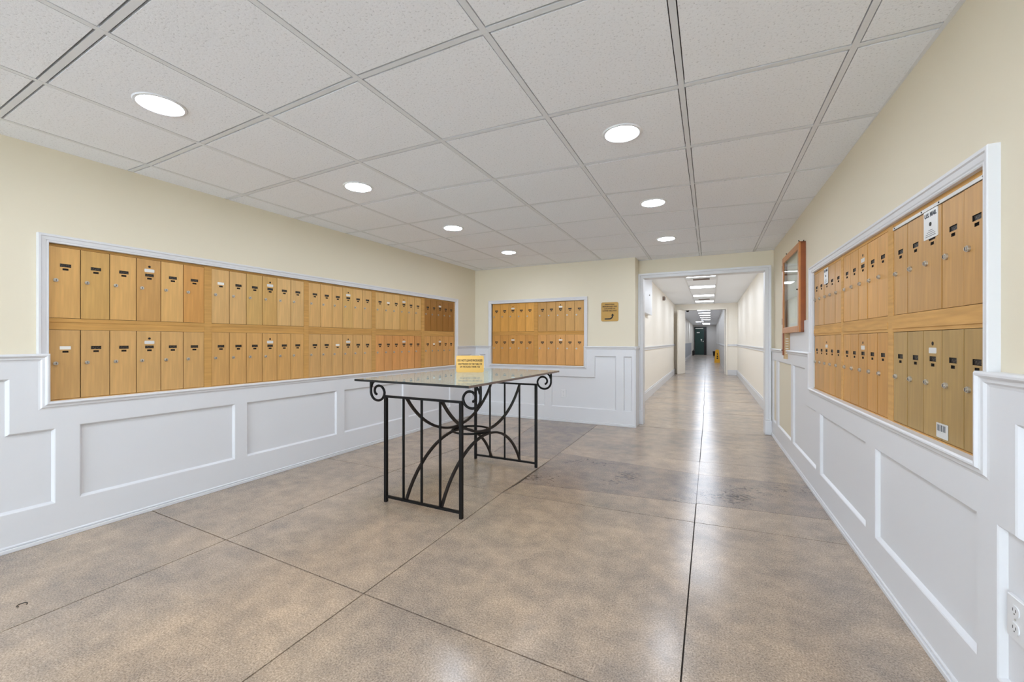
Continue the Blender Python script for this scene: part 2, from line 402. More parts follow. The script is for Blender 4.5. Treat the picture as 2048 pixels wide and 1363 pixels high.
XL, XR = -3.42, 0.765
allx = [XL] + colx + [XR]
for r in list(meas): meas[r] = [meas[r][0]] + meas[r] + [meas[r][-1]]
TW = 0.0115; G = 0.004; GR = 0.008
for r in range(-9, 9):
    lo, hi = meas[r], meas[r + 1]
    for i in range(8):
        a, b = allx[i], allx[i + 1]
        if max(hi[i], hi[i + 1]) - min(lo[i], lo[i + 1]) < 0.03: continue
        x0 = a + (TW + G if i else 0.0); x1 = b - (TW + G if i < 7 else 0.0); t = TW + GR
        pts = [(x0, lo[i] + t), (x1, lo[i + 1] + t), (x1, hi[i + 1] - (t if r < 8 else 0.0)), (x0, hi[i] - (t if r < 8 else 0.0))]
        cx, cy = (a + b) / 2, (lo[i] + hi[i + 1]) / 2
        part('ceiling_tile', MB().prism([(x - cx, yy - cy) for x, yy in pts], 0, 0.012), M['tile'], ceil, loc=(cx, cy, H + 0.0012 + random.uniform(-0.0008, 0.0008)))
for i in range(1, 8):
    pts = [(allx[i], meas[r][i]) for r in (-9, 9)]
    part('grid_tee', MB().box(allx[i] - TW, meas[-9][i], H, allx[i] + TW, meas[9][i], H + 0.02), M['tee'], ceil)
for r in range(-8, 9):
    mb = MB()
    for i in range(8):
        a, b = allx[i] + (TW if i else 0), allx[i + 1] - (TW if i < 7 else 0)
        mb.prism([(a, meas[r][i] - TW), (b, meas[r][i + 1] - TW), (b, meas[r][i + 1] + TW), (a, meas[r][i] + TW)], H + 0.0012, H + 0.02)
    part('cross_tee', mb, M['tee'], ceil)
mb = MB(); mb.box(-3.44, YEND, H, XL + 0.02, YB, H + 0.02); mb.box(XR - 0.04, YEND, H, XR + 0.02, YH, H + 0.02)
mb.box(-3.4, YB - 0.014, H, -0.885, YB, H + 0.02); mb.box(-0.885, YH - 0.014, H, 0.76, YH, H + 0.02)
part('wall_angle', mb, M['tee'], ceil)

# ---------------------------------------------------------------- white wainscot, caps and casings
CAP = [(0, 0), (0, 0.036), (0.006, 0.041), (0.012, 0.041), (0.016, 0.034), (0.020, 0.031), (0.030, 0.030), (0.036, 0.024), (0.044, 0.022), (0.048, 0.017), (0.048, 0)]
CASE = [(0, -0.02), (0, 0.016), (0.004, 0.019), (0.010, 0.017), (0.014, 0.020), (0.030, 0.023), (0.034, 0.028), (0.044, 0.029), (0.046, 0.026), (0.046, 0)]
BW, PW = 0.022, 0.005     # how proud the boards and the sunk panels are
def inset(poly, d):
    n = len(poly); out = []
    for k in range(n):
        p0, p1, p2 = Vector(poly[k - 1]), Vector(poly[k]), Vector(poly[(k + 1) % n])
        a = (p1 - p0).normalized(); b = (p2 - p1).normalized()
        na, nb = Vector((-a.y, a.x)), Vector((-b.y, b.x)); m = na + nb; m = m / m.dot(na)
        out.append(tuple(p1 + m * d))
    return out
def in_poly(p, poly):
    c = False; x, y = p
    for (x0, y0), (x1, y1) in zip(poly, poly[1:] + poly[:1]):
        if (y0 > y) != (y1 > y) and x < (x1 - x0) * (y - y0) / (y1 - y0) + x0: c = not c
    return c
def rect(a, b, c, d): return [(a, b), (c, b), (c, d), (a, d)]
def wainscot(name, w, u0, u1, op, zc, panels, cap_path, case_path, label, sunk_mats=None):
    p, a = on_wall(w, 0)
    root = struct(thing(name, label, 'trim', p, a)); del root['category']
    us = sorted({u0, u1, op[0] - 0.02, op[2] + 0.02} | {x for q in panels for x, z in q}); zs = sorted({0.02, zc - 0.02, op[1] - 0.02} | {z for q in panels for x, z in q})
    mb = MB()
    for x0, x1 in zip(us, us[1:]):
        for z0, z1 in zip(zs, zs[1:]):
            cu, cz = (x0 + x1) / 2, (z0 + z1) / 2
            if op[0] - 0.02 < cu < op[2] + 0.02 and cz > op[1] - 0.02: continue
            if any(in_poly((cu, cz), q) for q in panels): continue
            mb.face([(x0, -BW, z0), (x1, -BW, z0), (x1, -BW, z1), (x0, -BW, z1)])
    me = mb.mesh('board_face', [M['white']], fix=False); ob('board_face', me, root)
    for k, q in enumerate(panels):
        i1 = inset(q, 0.004); i2 = inset(q, 0.013); n = len(q); mb = MB()
        for lo, hi, y0, y1 in ((q, i1, BW, BW - 0.003), (i1, i2, BW - 0.003, PW)):
            for j in range(n):
                j2 = (j + 1) % n
                mb.face([(lo[j][0], -y0, lo[j][1]), (lo[j2][0], -y0, lo[j2][1]), (hi[j2][0], -y1, hi[j2][1]), (hi[j][0], -y1, hi[j][1])])
        mb.face([(x, -PW, z) for x, z in i2], 1)
        ob('panel', mb.mesh('panel', [M['white'], (sunk_mats or {}).get(k, M['white'])], fix=False), root)
    part('cap_moulding', MB().sweep(cap_path, CAP), M['white'], root)
    part('casing', MB().sweep(case_path, CASE), M['white'], root)
    mb = MB(); mb.box(u0, -0.034, 0.0, u1, 0, 0.020, c=0.002); mb.box(u0, -0.028, 0.020, u1, 0, 0.034, c=0.004); part('base_shoe', mb, M['white'], root)
    return root
ZC = 1.058; zb, zm, zt = 0.205, 0.638, 0.926
L0, L1 = OPL[0], OPL[2]
pl = [[(-0.55, zb), (1.016, zb), (1.016, zm - 0.006), (0.844, zm - 0.006), (0.844, zt), (-0.55, zt)],
      rect(-1.6, zb, -0.65, zt), rect(1.116, zb, 1.998, zm), rect(2.089, zb, 2.963, zm), rect(3.055, zb, 3.93, zm), rect(4.02, zb, 4.895, zm),
      [(4.985, zb), (5.46, zb), (5.46, zt), (5.16, zt), (5.16, zm), (4.985, zm)]]
wainscot('trim_1', 'L', YEND, 5.575, OPL, ZC, pl, [(YEND, ZC), (L0, ZC), (L0, OPL[1]), (L1, OPL[1]), (L1, ZC), (5.575, ZC)],
         [(L1, ZC), (L1, OPL[3]), (L0, OPL[3]), (L0, ZC)], 'white panelled wainscot and mailbox casing on the left wall')
B0, B1 = OPB[0], OPB[2]
pb = [[(-3.22, zb), (-2.139, zb), (-2.139, zm), (-3.11, zm), (-3.11, zt), (-3.22, zt)],
      [(-2.039, zb), (-1.128, zb), (-1.128, zt), (-1.42, zt), (-1.42, zm), (-2.039, zm)], rect(-1.031, zb, -0.922, zt)]
wainscot('trim_2', 'B', -3.31, -0.885, OPB, ZC, pb, [(-3.31, ZC), (B0, ZC), (B0, OPB[1]), (B1, OPB[1]), (B1, ZC), (-0.872, ZC)],
         [(B1, ZC), (B1, OPB[3]), (B0, OPB[3]), (B0, ZC)], 'white panelled wainscot and mailbox casing on the back wall')
R0, R1 = OPR[0], OPR[2]; ZR = 1.042; rb, rm, rt = 0.19, 0.619, 0.912; S = 0.9765
pr = [[(-1.63, rb), (0.6, rb), (0.6, rt), (-1.555, rt), (-1.555, rm), (-1.63, rm)],
      rect(-2.54, rb, -1.724, rm), rect(-3.58, rb, -2.665, rm),
      [(-4.57, rb), (-3.69, rb), (-3.69, rm), (-4.055, rm), (-4.055, rt), (-4.57, rt)],
      rect(-5.43, rb, -4.65, rt), rect(-5.80, rb, -5.52, rt), rect(0.7, rb, 2.2, rt)]
wainscot('trim_3', 'R', -5.87, -YEND, OPR, ZR, pr, [(-5.87, ZR), (R0, ZR), (R0, OPR[1]), (R1, OPR[1]), (R1, ZR), (-YEND, ZR)],
         [(R1, ZR), (R1, OPR[3]), (R0, OPR[3]), (R0, ZR)], 'white panelled wainscot and mailbox casing on the right wall', {4: M['cream'], 5: M['cream']})
# white board on the wall between case and mailbox casing
p, a = on_wall('R', 0)
o = part('trim_4', MB().box(-4.76, -0.012, ZR - 0.01, -3.89, 0, 1.30, c=0.002), M['white'], None, loc=p); o.rotation_euler = (0, 0, a); struct(o, 'white board above the rail under the display case')
# hall opening casing
root = struct(thing('trim_5', 'white casing around the hall opening', 'trim', (0, YH, 0))); del root['category']
part('casing', MB().sweep([(HX1, 0.17), (HX1, HZ), (HX0, HZ), (HX0, 0.17)], [(-0.006, -0.14), (-0.006, 0.012), (0.0, 0.018), (0.03, 0.018), (0.036, 0.026), (0.058, 0.028), (0.058, 0)]), M['white'], root)
for x0, x1 in ((HX0 - 0.060, HX0 + 0.008), (HX1 - 0.008, HX1 + 0.064)):
    mb = MB(); mb.box(x0, -0.036, 0, x1, 0.13, 0.17, c=0.003); mb.box(x0 + 0.004, -0.03, 0.17, x1 - 0.004, 0.13, 0.19, c=0.006); part('plinth', mb, M['white'], root)
# return of the back wall beside the opening
root = struct(thing('trim_6', 'white wainscot return beside the hall opening', 'trim', (-0.885, YB, 0))); del root['category']
part('board_face', MB().box(0, -0.018, 0.0, 0.012, 0.26, ZC - 0.01), M['white'], root)
part('cap_moulding', MB().box(0, -0.04, ZC - 0.03, 0.022, 0.26, ZC), M['white'], root)

# ---------------------------------------------------------------- mailbox units
locks = MB(); locks.cyl((0, -0.006, 0), 0.0105, 0.007, 'y', 16); locks.cyl((0, -0.010, 0), 0.0072, 0.005, 'y', 12); locks.box(-0.0012, -0.0108, -0.0055, 0.0012, -0.0095, 0.0055, 1)
ME_LOCK = locks.mesh('lock', [M['silver'], M['dark']])
ME_CARD = MB().box(-0.0215, 0, -0.0075, 0.0215, 0.001, 0.0075).mesh('name_card', [M['namecard']])
ME_CARDW = MB().box(-0.0235, 0, -0.0095, 0.0235, 0.001, 0.0095).mesh('name_card', [M['whitecard']])
ME_ARROW = MB().cyl((0, -0.0006, 0), 0.0075, 0.002, 'y', 16).mesh('postal_lock', [M['dark']])
ME_PLATE = MB().plate(rrect(-0.027, -0.0105, 0.027, 0.0105, 0.004, 3), -0.0008, 0.0012).mesh('label_plate', [M['plate']])
doors = {}
def door_mesh(W, Hh):
    k = (round(W, 3), round(Hh, 3))
    if k in doors: return doors[k]
    mb = MB(); cx = W * 0.52; zs_ = Hh - 0.104; c = 0.0014; T = 0.012; D = 0.006
    holes = [(cx - 0.0235, zs_ - 0.0095, cx + 0.0235, zs_ + 0.0095), (cx - 0.0125, zs_ - 0.028, cx + 0.0125, zs_ - 0.0165)]
    us = sorted({c, W - c} | {h[i] for h in holes for i in (0, 2)}); zz = sorted({c, Hh - c} | {h[i] for h in holes for i in (1, 3)})
    for a, b in zip(us, us[1:]):
        for d, e in zip(zz, zz[1:]):
            m = ((a + b) / 2, (d + e) / 2)
            if any(h[0] < m[0] < h[2] and h[1] < m[1] < h[3] for h in holes): continue
            mb.face([(a, 0, d), (b, 0, d), (b, 0, e), (a, 0, e)])
    for h in holes:
        q = [(h[0], h[1]), (h[2], h[1]), (h[2], h[3]), (h[0], h[3])]
        for j in range(4):
            (x0, z0), (x1, z1) = q[j], q[(j + 1) % 4]; mb.face([(x0, 0, z0), (x0, D, z0), (x1, D, z1), (x1, 0, z1)], 1)
        mb.face([(x, D, z) for x, z in q], 1)
    o4 = [(0, 0), (W, 0), (W, Hh), (0, Hh)]; i4 = [(c, c), (W - c, c), (W - c, Hh - c), (c, Hh - c)]
    for j in range(4):
        j2 = (j + 1) % 4
        mb.face([(o4[j][0], c * 0.3, o4[j][1]), (o4[j2][0], c * 0.3, o4[j2][1]), (i4[j2][0], 0, i4[j2][1]), (i4[j][0], 0, i4[j][1])])
        mb.face([(o4[j][0], T, o4[j][1]), (o4[j2][0], T, o4[j2][1]), (o4[j2][0], c * 0.3, o4[j2][1]), (o4[j][0], c * 0.3, o4[j][1])])
    doors[k] = mb.mesh('door', [M['gold'], M['dark']], fix=False); return doors[k]
def jit(c, s=0.06):
    k = 1 + random.uniform(-s, s); h = random.uniform(-0.03, 0.03)
    return (c[0] * k, c[1] * k * (1 + h * 0.4), c[2] * k * (1 + h), 1)
DEPTH = {'L': 0.009, 'B': 0.009, 'R': 0.0}
def unit(wall, u0, u1, z0, z1, n, master, col, label, group, white=(), tones=None, plates=True):
    (p, a) = on_wall(wall, u0, z0, -DEPTH[wall])
    root = thing('mailbox_unit', label, 'mailboxes', p, a, group)
    W, Hh = u1 - u0, z1 - z0; base = tuple(v * 1.13 for v in lin(col))
    part('cabinet_body', MB().box(0.001, 0.010, 0.001, W - 0.001, 0.11, Hh - 0.001), M['cavity'], root)
    dw = W / n
    for k in range(n):
        c = jit(base) if not tones or k not in tones else lin(tones[k])
        d = ob('door', door_mesh(dw - 0.004, Hh - 0.004), root, (k * dw + 0.002, random.uniform(-0.001, 0.0012), 0.002), 0, c)
        Hd = Hh - 0.004; cx = (dw - 0.004) * 0.52; zs_ = Hd - 0.104
        ob('lock', ME_LOCK, d, (dw * 0.2, 0, Hd - 0.193))
        ob('name_card', ME_CARDW if k in white else ME_CARD, d, (cx, 0.001 if k in white else 0.0035, zs_))
        if k == master:
            ob('postal_lock', ME_ARROW, d, (cx, 0, Hd - 0.047))
            if plates: ob('label_plate', ME_PLATE, d, (cx, 0, Hd - 0.073))
    return root
def surround(wall, op, ucuts, zcuts, label, col, rail_splits=()):
    """tan wooden strips between the units: ucuts = (u0,u1) uprights, zcuts = (z0,z1) rails"""
    p, a = on_wall(wall, (op[0] + op[2]) / 2, op[1], -DEPTH[wall]); um = (op[0] + op[2]) / 2
    root = thing('mailbox_surround', label, 'wooden frame', p, a); base = lin(col)
    for u0, u1 in ucuts: part('upright_strip', MB().box(u0 - um, -0.002, 0.0, u1 - um, 0.05, op[3] - op[1]), M['wood'], root, color=jit(base, 0.05))
    for (z0, z1, spans, out) in zcuts:
        for s0, s1 in spans: part('rail_strip', MB().box(s0 - um, -out, z0 - op[1], s1 - um, 0.05, z1 - op[1]), M['wood'], root, color=jit(base, 0.06))
    return root
TAN = (196, 150, 86); GOLD = (196, 147, 78)
ORD = ['first', 'second', 'third', 'fourth', 'fifth']
lb = [(0.996, 1.795), (1.844, 2.621), (2.669, 3.454), (3.508, 4.296), (4.361, 5.022)]
ucols = [(203, 160, 98), (206, 167, 110), (206, 164, 104), (206, 166, 106), (150, 106, 52)]
lcols = [(198, 158, 102), (201, 156, 95), (203, 160, 102), (204, 148, 88), (201, 154, 94)]
uw = [(), (0,), (), (), ()]; uw[3] = (1,); lw = [(0,), (), (2,), (), (1,)]
ut = [{1: (205, 163, 97), 3: (200, 154, 93), 5: (207, 152, 84)}, {2: (206, 167, 102), 3: (207, 165, 99)}, {3: (213, 172, 106)}, {3: (212, 168, 100)}, {}]
for k, (a0, a1) in enumerate(lb):
    n = 6 if k < 4 else 5; ms = 3 if k < 4 else 2; nw = 'six' if n == 6 else 'five'
    unit('L', a0, a1, 1.262, 1.676, n, ms, ucols[k], 'upper %s-door gold mailbox unit, %s from the near end of the long left recess' % (nw, ORD[k]) if k < 4 else 'dark brown upper five-door mailbox unit at the far end of the left recess', 'mailbox units in the left wall recess', uw[k], ut[k])
    unit('L', a0, a1, 0.791, 1.196, n, ms, lcols[k], 'lower %s-door gold mailbox unit, %s from the near end of the long left recess' % (nw, ORD[k]), 'mailbox units in the left wall recess', lw[k])
ucut = [(lb[k][1], lb[k + 1][0]) for k in range(4)] + [(5.022, OPL[2])]
spans = [(a0, a1) for a0, a1 in lb]
surround('L', OPL, ucut, [(1.676, 1.690, [(OPL[0], OPL[2])], 0.001), (1.240, 1.262, spans, 0.001), (1.214, 1.240, spans, -0.002), (1.196, 1.214, spans, 0.0005), (0.787, 0.791, spans, 0.0)],
         'tan wooden strips between the gold mailboxes of the left recess', TAN)
bb = [(-3.005, -2.316), (-2.257, -1.570)]
bc = [((200, 147, 72), (190, 138, 72)), ((178, 135, 76), (194, 143, 82))]
for k, (a0, a1) in enumerate(bb):
    s = 'left' if k == 0 else 'right'
    unit('B', a0, a1, 1.268, 1.690, 5, 2, bc[k][0], 'upper %s five-door gold mailbox unit on the back wall by the hall opening' % s, 'mailbox units in the back wall recess')
    unit('B', a0, a1, 0.790, 1.220, 5, 2, bc[k][1], 'lower %s five-door gold mailbox unit on the back wall by the hall opening' % s, 'mailbox units in the back wall recess')
surround('B', OPB, [(-2.316, -2.257)], [(1.690, 1.694, [(OPB[0], OPB[2])], 0.0), (1.244, 1.268, bb, 0.002), (1.220, 1.244, bb, -0.001), (0.785, 0.790, bb, 0)],
         'tan wooden strips between the gold mailboxes of the back wall', (198, 148, 80))
rbk = [(-3.842, -3.162), (-3.122, -2.449), (-2.395, -1.706)]
rc = [((188, 143, 84), (194, 144, 74)), ((200, 149, 78), (192, 141, 70)), ((182, 139, 80), (168, 138, 84))]
dist = ['farthest', 'middle', 'nearest']
for k, (a0, a1) in enumerate(rbk):
    un = unit('R', a0, a1, 1.243, 1.632 - (0.014 if k == 2 else 0), 5, 2, rc[k][0], 'upper five-door gold mailbox unit on the right wall, %s of the three' % dist[k], 'mailbox units in the right wall recess', plates=(k == 1))
    unit('R', a0, a1, 0.776, 1.170, 5, 2, rc[k][1], 'lower five-door %s mailbox unit on the right wall, %s of the three' % ('olive gold' if k == 2 else 'gold', dist[k]), 'mailbox units in the right wall recess')
    if k != 1:
        w = (a1 - a0) / 5; hh = 0.389 - (0.014 if k == 2 else 0)
        pl_ = part('mail_plate', MB().plate(rrect(2 * w + 0.012, hh - 0.108, 3 * w - 0.022, hh - 0.002, 0.003, 2), -0.003, -0.001), M['plate'], un, label='silver plate lettered U.S. MAIL')
        cx = 2.5 * w - 0.005
        text('U.S. MAIL', 0.022, un, (cx, -0.0034, hh - 0.020), M['greyink'], w=0.088)
        part('key_hole', MB().cyl((cx, -0.0042, hh - 0.055), 0.0075, 0.003, 'y', 16), M['blackink'], un)
        for q, ww in enumerate((0.03, 0.05, 0.07, 0.074)): part('fine_print', MB().box(cx - ww / 2, -0.0036, hh - 0.078 - q * 0.007, cx + ww / 2, -0.003, hh - 0.0765 - q * 0.007), M['greyink'], un)
    if k == 2:
        part('top_strip', MB().box(0.002, -0.003, hh, a1 - a0 - 0.002, 0.01, hh + 0.0135, c=0.001), M['silver'], un)
        for q in (0.02, 0.27, 0.40, 0.66): part('screw', MB().cyl((q, -0.0045, hh + 0.007), 0.003, 0.003, 'y', 10), M['dark'], un)
surround('R', OPR, [(-3.162, -3.122), (-2.449, -2.395)], [(1.632, 1.648, [(R0, -2.42), (-2.42, R1)], 0.0), (1.214, 1.243, rbk, 0.002), (1.184, 1.214, rbk, 0.005), (1.170, 1.184, rbk, 0.002), (0.772, 0.776, rbk, 0.004)],
         'tan wooden strips between the gold mailboxes of the right wall', (206, 160, 98))
# barcode sticker on the near lower unit
(p, a) = on_wall('R', -1.975, 0.786)
st = tag(part('barcode_sticker', MB().plate(rrect(-0.038, 0, 0.038, 0.052, 0.002, 2), -0.003, -0.0012), M['plate'], None, loc=p), 'small grey sticker at the bottom of the olive mailbox unit', 'sticker'); st.rotation_euler = (0, 0, a)
for q in range(9): part('bar', MB().box(-0.03 + q * 0.0066, -0.0036, 0.024, -0.03 + q * 0.0066 + (0.002, 0.0035, 0.0012)[q % 3], -0.003, 0.046), M['greyink'], st)

# ---------------------------------------------------------------- writing table
tb = thing('writing_table', 'black wrought iron table with scrolled ends and green tinted glass top', 'table', (-1.733, 2.848, 0), math.radians(-1.2))
HX, HY, ZT = 0.316, 0.598, 0.748
gc = [(-0.508, -0.705), (0.458, -0.73), (0.492, 0.72), (-0.474, 0.735)]; mb = MB()
mb.face([(x, y, 0.864) for x, y in gc]); mb.face([(x, y, 0.849) for x, y in gc[::-1]])
for k in range(4):
    (x0, y0), (x1, y1) = gc[k], gc[(k + 1) % 4]; mb.face([(x0, y0, 0.849), (x1, y1, 0.849), (x1, y1, 0.864), (x0, y0, 0.864)], 1 if k == 0 else 2)
part('glass_top', mb, [M['tableglass'], M['glassedge'], M['glassedge2']], tb)
def scroll(sx, y):
    mb = MB(); cx, cz = 0.393, 0.766; pts = [(cx + 0.066, 0.849), (cx + 0.0665, 0.815), (cx + 0.066, 0.785)]
    key = [(0, 0.066), (45, 0.062), (90, 0.059), (135, 0.061), (180, 0.063), (225, 0.055), (270, 0.045), (315, 0.037), (360, 0.028), (400, 0.021), (425, 0.018)]
    for k in range(0, 426, 12):
        for (a0, q0), (a1, q1) in zip(key, key[1:]):
            if a0 <= k <= a1: rr = q0 + (q1 - q0) * (k - a0) / (a1 - a0)
        an = -math.radians(k); pts.append((cx + rr * math.cos(an), cz + rr * math.sin(an)))
    mb.tube([(sx * x, y, z) for x, z in pts], 0.0088, 8)
    mb.tube([(sx * x, y, z) for x, z in ((cx + 0.062, 0.80), (cx + 0.055, 0.822), (cx + 0.040, 0.838), (cx + 0.012, 0.848))], 0.0085, 8)
    return mb
for y in (-HY, HY):
    for sx in (-1, 1):
        part('leg', MB().box(sx * HX - 0.0105, y - 0.0105, 0, sx * HX + 0.0105, y + 0.0105, ZT), M['black'], tb)
        part('scroll', scroll(sx, y), M['black'], tb, smooth=True)
    part('top_rail', MB().box(-HX, y - 0.008, ZT - 0.015, HX, y + 0.008, ZT), M['black'], tb)
    part('bottom_rail', MB().box(-HX, y - 0.008, 0.030, HX, y + 0.008, 0.046), M['black'], tb)
    for x in (-0.157, 0.0, 0.152): part('spindle', MB().box(x - 0.0062, y - 0.0062, 0.04, x + 0.0062, y + 0.0062, ZT - 0.01), M['black'], tb)
def arc(x, z0, z1):
    s = z1 - z0; R = (0.59 ** 2 + s * s) / (2 * abs(s)); pts = []
    for k in range(33):
        y = -0.59 + 1.18 * k / 32; h = math.sqrt(R * R - y * y) - (R - abs(s)); pts.append((x, y, z0 + (h if s > 0 else -h)))
    return pts
for x in (-0.137, 0.158):
    part('arched_stretcher', MB().tube(arc(x, 0.045, 0.405), 0.0085, square=True), M['iron'], tb)
    part('arched_stretcher', MB().tube(arc(x, 0.74, 0.437), 0.0085, square=True), M['iron'], tb)
part('ring', MB().tube([(0.01 + 0.15 * math.cos(2 * PI * k / 36), 0.15 * math.sin(2 * PI * k / 36), 0.421) for k in range(36)], 0.008, 8, closed=True), M['black'], tb, smooth=True)

# plaque on the table
an = math.atan2(0.10, 0.211); ps = thing('table_sign', 'gold lettered plaque standing on the glass table', 'sign', (-1.842, 3.03, 0.864), an)
part('plaque', MB().plate(rrect(-0.117, 0.0, 0.117, 0.142, 0.013), -0.006, 0.006), M['signgold'], ps)
part('easel_foot', MB().box(-0.06, 0.006, 0.0, 0.06, 0.07, 0.006), M['signgold'], ps)
for body, sz, z, w in (('DO NOT LEAVE PACKAGES', 0.025, 0.100, 0.21), ('UNATTENDED ON THIS TABLE OR', 0.020, 0.070, 0.204), ('ON THE FLOOR. THANK YOU', 0.020, 0.047, 0.17)):
    text(body, sz, ps, (0, -0.0065, z), M['ink'], w=w)

# ---------------------------------------------------------------- wall sign, outlets, display case
ws = thing('wall_sign', 'square bronze direction sign with black curved arrow by the hall opening', 'sign', (-1.215, YB, 1.393))
part('sign_plate', MB().plate(rrect(-0.114, 0, 0.114, 0.256, 0.022), -0.008, 0), M['signbronze'], ws)
for body, z, w in (('ADDITIONAL', 0.226, 0.13), ('MAILBOXES ARE', 0.198, 0.19), ('LOCATED IN', 0.170, 0.145), ('LOWER HALLWAY', 0.141, 0.19)): text(body, 0.024, ws, (0, -0.0085, z), M['ink'], w=w)
mb = MB(); arrow = []
ctr = [(-0.066, 0.033), (-0.02, 0.033)] + [(-0.005 + 0.043 * math.sin(t), 0.076 - 0.043 * math.cos(t)) for t in [PI / 2 * k / 8 for k in range(9)]]
up_, dn = [], []
for k, (x, z) in enumerate(ctr):
    x0, z0 = ctr[max(0, k - 1)]; x1, z1 = ctr[min(len(ctr) - 1, k + 1)]; l = math.hypot(x1 - x0, z1 - z0); nx, nz = -(z1 - z0) / l, (x1 - x0) / l
    up_.append((x + nx * 0.0085, z + nz * 0.0085)); dn.append((x - nx * 0.0085, z - nz * 0.0085))
mb.plate(up_ + [(0.016, 0.076), (0.038, 0.104), (0.060, 0.076)] + dn[::-1], -0.0095, -0.0075)
part('arrow', mb, M['blackink'], ws)

def outlet(wall, u, z, label):
    (p, a) = on_wall(wall, u, z, BW - 0.012); r = thing('power_outlet', label, 'outlet', p, a, 'white wall outlets')
    part('cover_plate', MB().box(-0.035, -0.006, 0, 0.035, 0.004, 0.114, c=0.002), M['outlet'], r)
    for zz in (0.034, 0.080):
        rc_ = part('receptacle', MB().plate(rrect(-0.017, zz - 0.014, 0.017, zz + 0.014, 0.012), -0.0085, -0.005), M['outlet'], r)
        for x in (-0.006, 0.006): part('slot', MB().box(x - 0.001, -0.0088, zz - 0.002, x + 0.001, -0.008, zz + 0.006), M['dark'], rc_)
        part('slot', MB().cyl((0, -0.0088, zz - 0.008), 0.002, 0.001, 'y', 8), M['dark'], rc_)
    part('screw', MB().cyl((0, -0.0072, 0.057), 0.003, 0.002, 'y', 8), M['silver'], r)
outlet('B', -1.859, 0.335, 'white power outlet low on the back wall wainscot behind the table')
outlet('R', -1.566, 0.335, 'white power outlet on the right wall wainscot at the picture edge')

# glazed wooden case
(p, a) = on_wall('R', -4.545, 1.205); cs = thing('display_case', 'red brown wooden notice case with glass door hung above the right rail', 'display case', p, a)
W2, HC, D = 0.405, 0.752, 0.048
mb = MB(); mb.box(-W2, -D + 0.012, 0, -W2 + 0.014, 0, HC); mb.box(W2 - 0.014, -D + 0.012, 0, W2, 0, HC); mb.box(-W2, -D + 0.012, 0, W2, 0, 0.014); mb.box(-W2, -D + 0.012, HC - 0.014, W2, 0, HC)
part('case_box', mb, M['redwood'], cs)
part('back_panel', MB().box(-W2 + 0.012, -0.008, 0.012, W2 - 0.012, -0.002, HC - 0.012), M['backboard'], cs)
dr = part('glass_door', (lambda mb: (mb.box(-W2, -D, 0, -W2 + 0.055, -D + 0.012, HC, c=0.003), mb.box(W2 - 0.055, -D, 0, W2, -D + 0.012, HC, c=0.003), mb.box(-W2 + 0.055, -D, 0, W2 - 0.055, -D + 0.012, 0.055, c=0.003), mb.box(-W2 + 0.055, -D, HC - 0.055, W2 - 0.055, -D + 0.012, HC, c=0.003), mb)[-1])(MB()), M['orangewood'], cs)
part('pane', MB().box(-W2 + 0.05, -D + 0.005, 0.05, W2 - 0.05, -D + 0.008, HC - 0.05), M['caseglass'], dr)
for z in (0.09, 0.62): part('hinge', MB().cyl((-W2 - 0.004, -D + 0.004, z), 0.006, 0.06, 'z', 10), M['blackpaint'], dr)
part('knob', MB().cyl((W2 - 0.05, -D - 0.01, 0.36), 0.006, 0.011, 'y', 10), M['blackpaint'], dr)
for x in (-0.25, 0.33):
    mb = MB(); mb.box(x - 0.012, -0.004, HC - 0.01, x + 0.012, 0, HC + 0.022); mb.tube([(x, -0.004, HC + 0.012), (x, -0.02, HC + 0.010), (x, -0.034, HC + 0.016), (x, -0.038, HC + 0.024)], 0.004, 6); part('hanger', mb, M['black'], cs)
part('notice_sheet', MB().box(-0.26, -0.0095, 0.14, 0.03, -0.0085, 0.55), M['whitecard'], cs)
part('notice_sheet', MB().box(0.06, -0.0095, 0.10, 0.29, -0.0085, 0.42), M['whitecard'], cs)
(p, a) = on_wall('R', -4.84, 0.955, 0.016); bx = thing('wall_box', 'narrow upright wooden holder fixed over the rail just left of the case', 'wall box', p, a)
part('back_board', MB().box(-0.028, -0.034, 0, 0.028, 0.012, 0.25, c=0.002), M['wood'], bx, color=lin((196, 168, 128)))
part('front_strip', MB().box(-0.028, -0.046, 0.035, 0.028, -0.034, 0.252, c=0.002), M['redwood'], bx)
part('knob', MB().cyl((0, -0.054, 0.085), 0.006, 0.009, 'y', 10), M['blackpaint'], bx)
for q in range(7): part('tick_mark', MB().box(0.0281, -0.024, 0.05 + q * 0.024, 0.0286, 0.0, 0.056 + q * 0.024), M['whitecard'], bx)

# ---------------------------------------------------------------- round downlights
me_rim = MB(); N = 40
for (r0, z0), (r1_, z1) in zip(((0.084, -0.004), (0.088, -0.007), (0.098, -0.006), (0.103, 0.0)), ((0.088, -0.007), (0.098, -0.006), (0.103, 0.0), (0.103, 0.006))):
    for j in range(N):
        a0, a1 = 2 * PI * j / N, 2 * PI * (j + 1) / N
        me_rim.face([(r0 * math.cos(a0), r0 * math.sin(a0), z0), (r0 * math.cos(a1), r0 * math.sin(a1), z0), (r1_ * math.cos(a1), r1_ * math.sin(a1), z1), (r1_ * math.cos(a0), r1_ * math.sin(a0), z1)])
ME_RIM = me_rim.mesh('trim_ring', [M['tee']], smooth=True)
dm = MB(); dm.face([(0.085 * math.cos(-2 * PI * j / N), 0.085 * math.sin(-2 * PI * j / N), -0.0042) for j in range(N)])
ME_DIF = dm.mesh('diffuser', [M['lamp']], fix=False)
def downlight(x, y, label):
    r = thing('ceiling_downlight', label, 'ceiling light', (x, y, H + 0.002), 0, 'round LED downlights in the ceiling')
    ob('trim_ring', ME_RIM, r); ob('diffuser', ME_DIF, r)
WH = ['nearest', 'second', 'third', 'farthest']
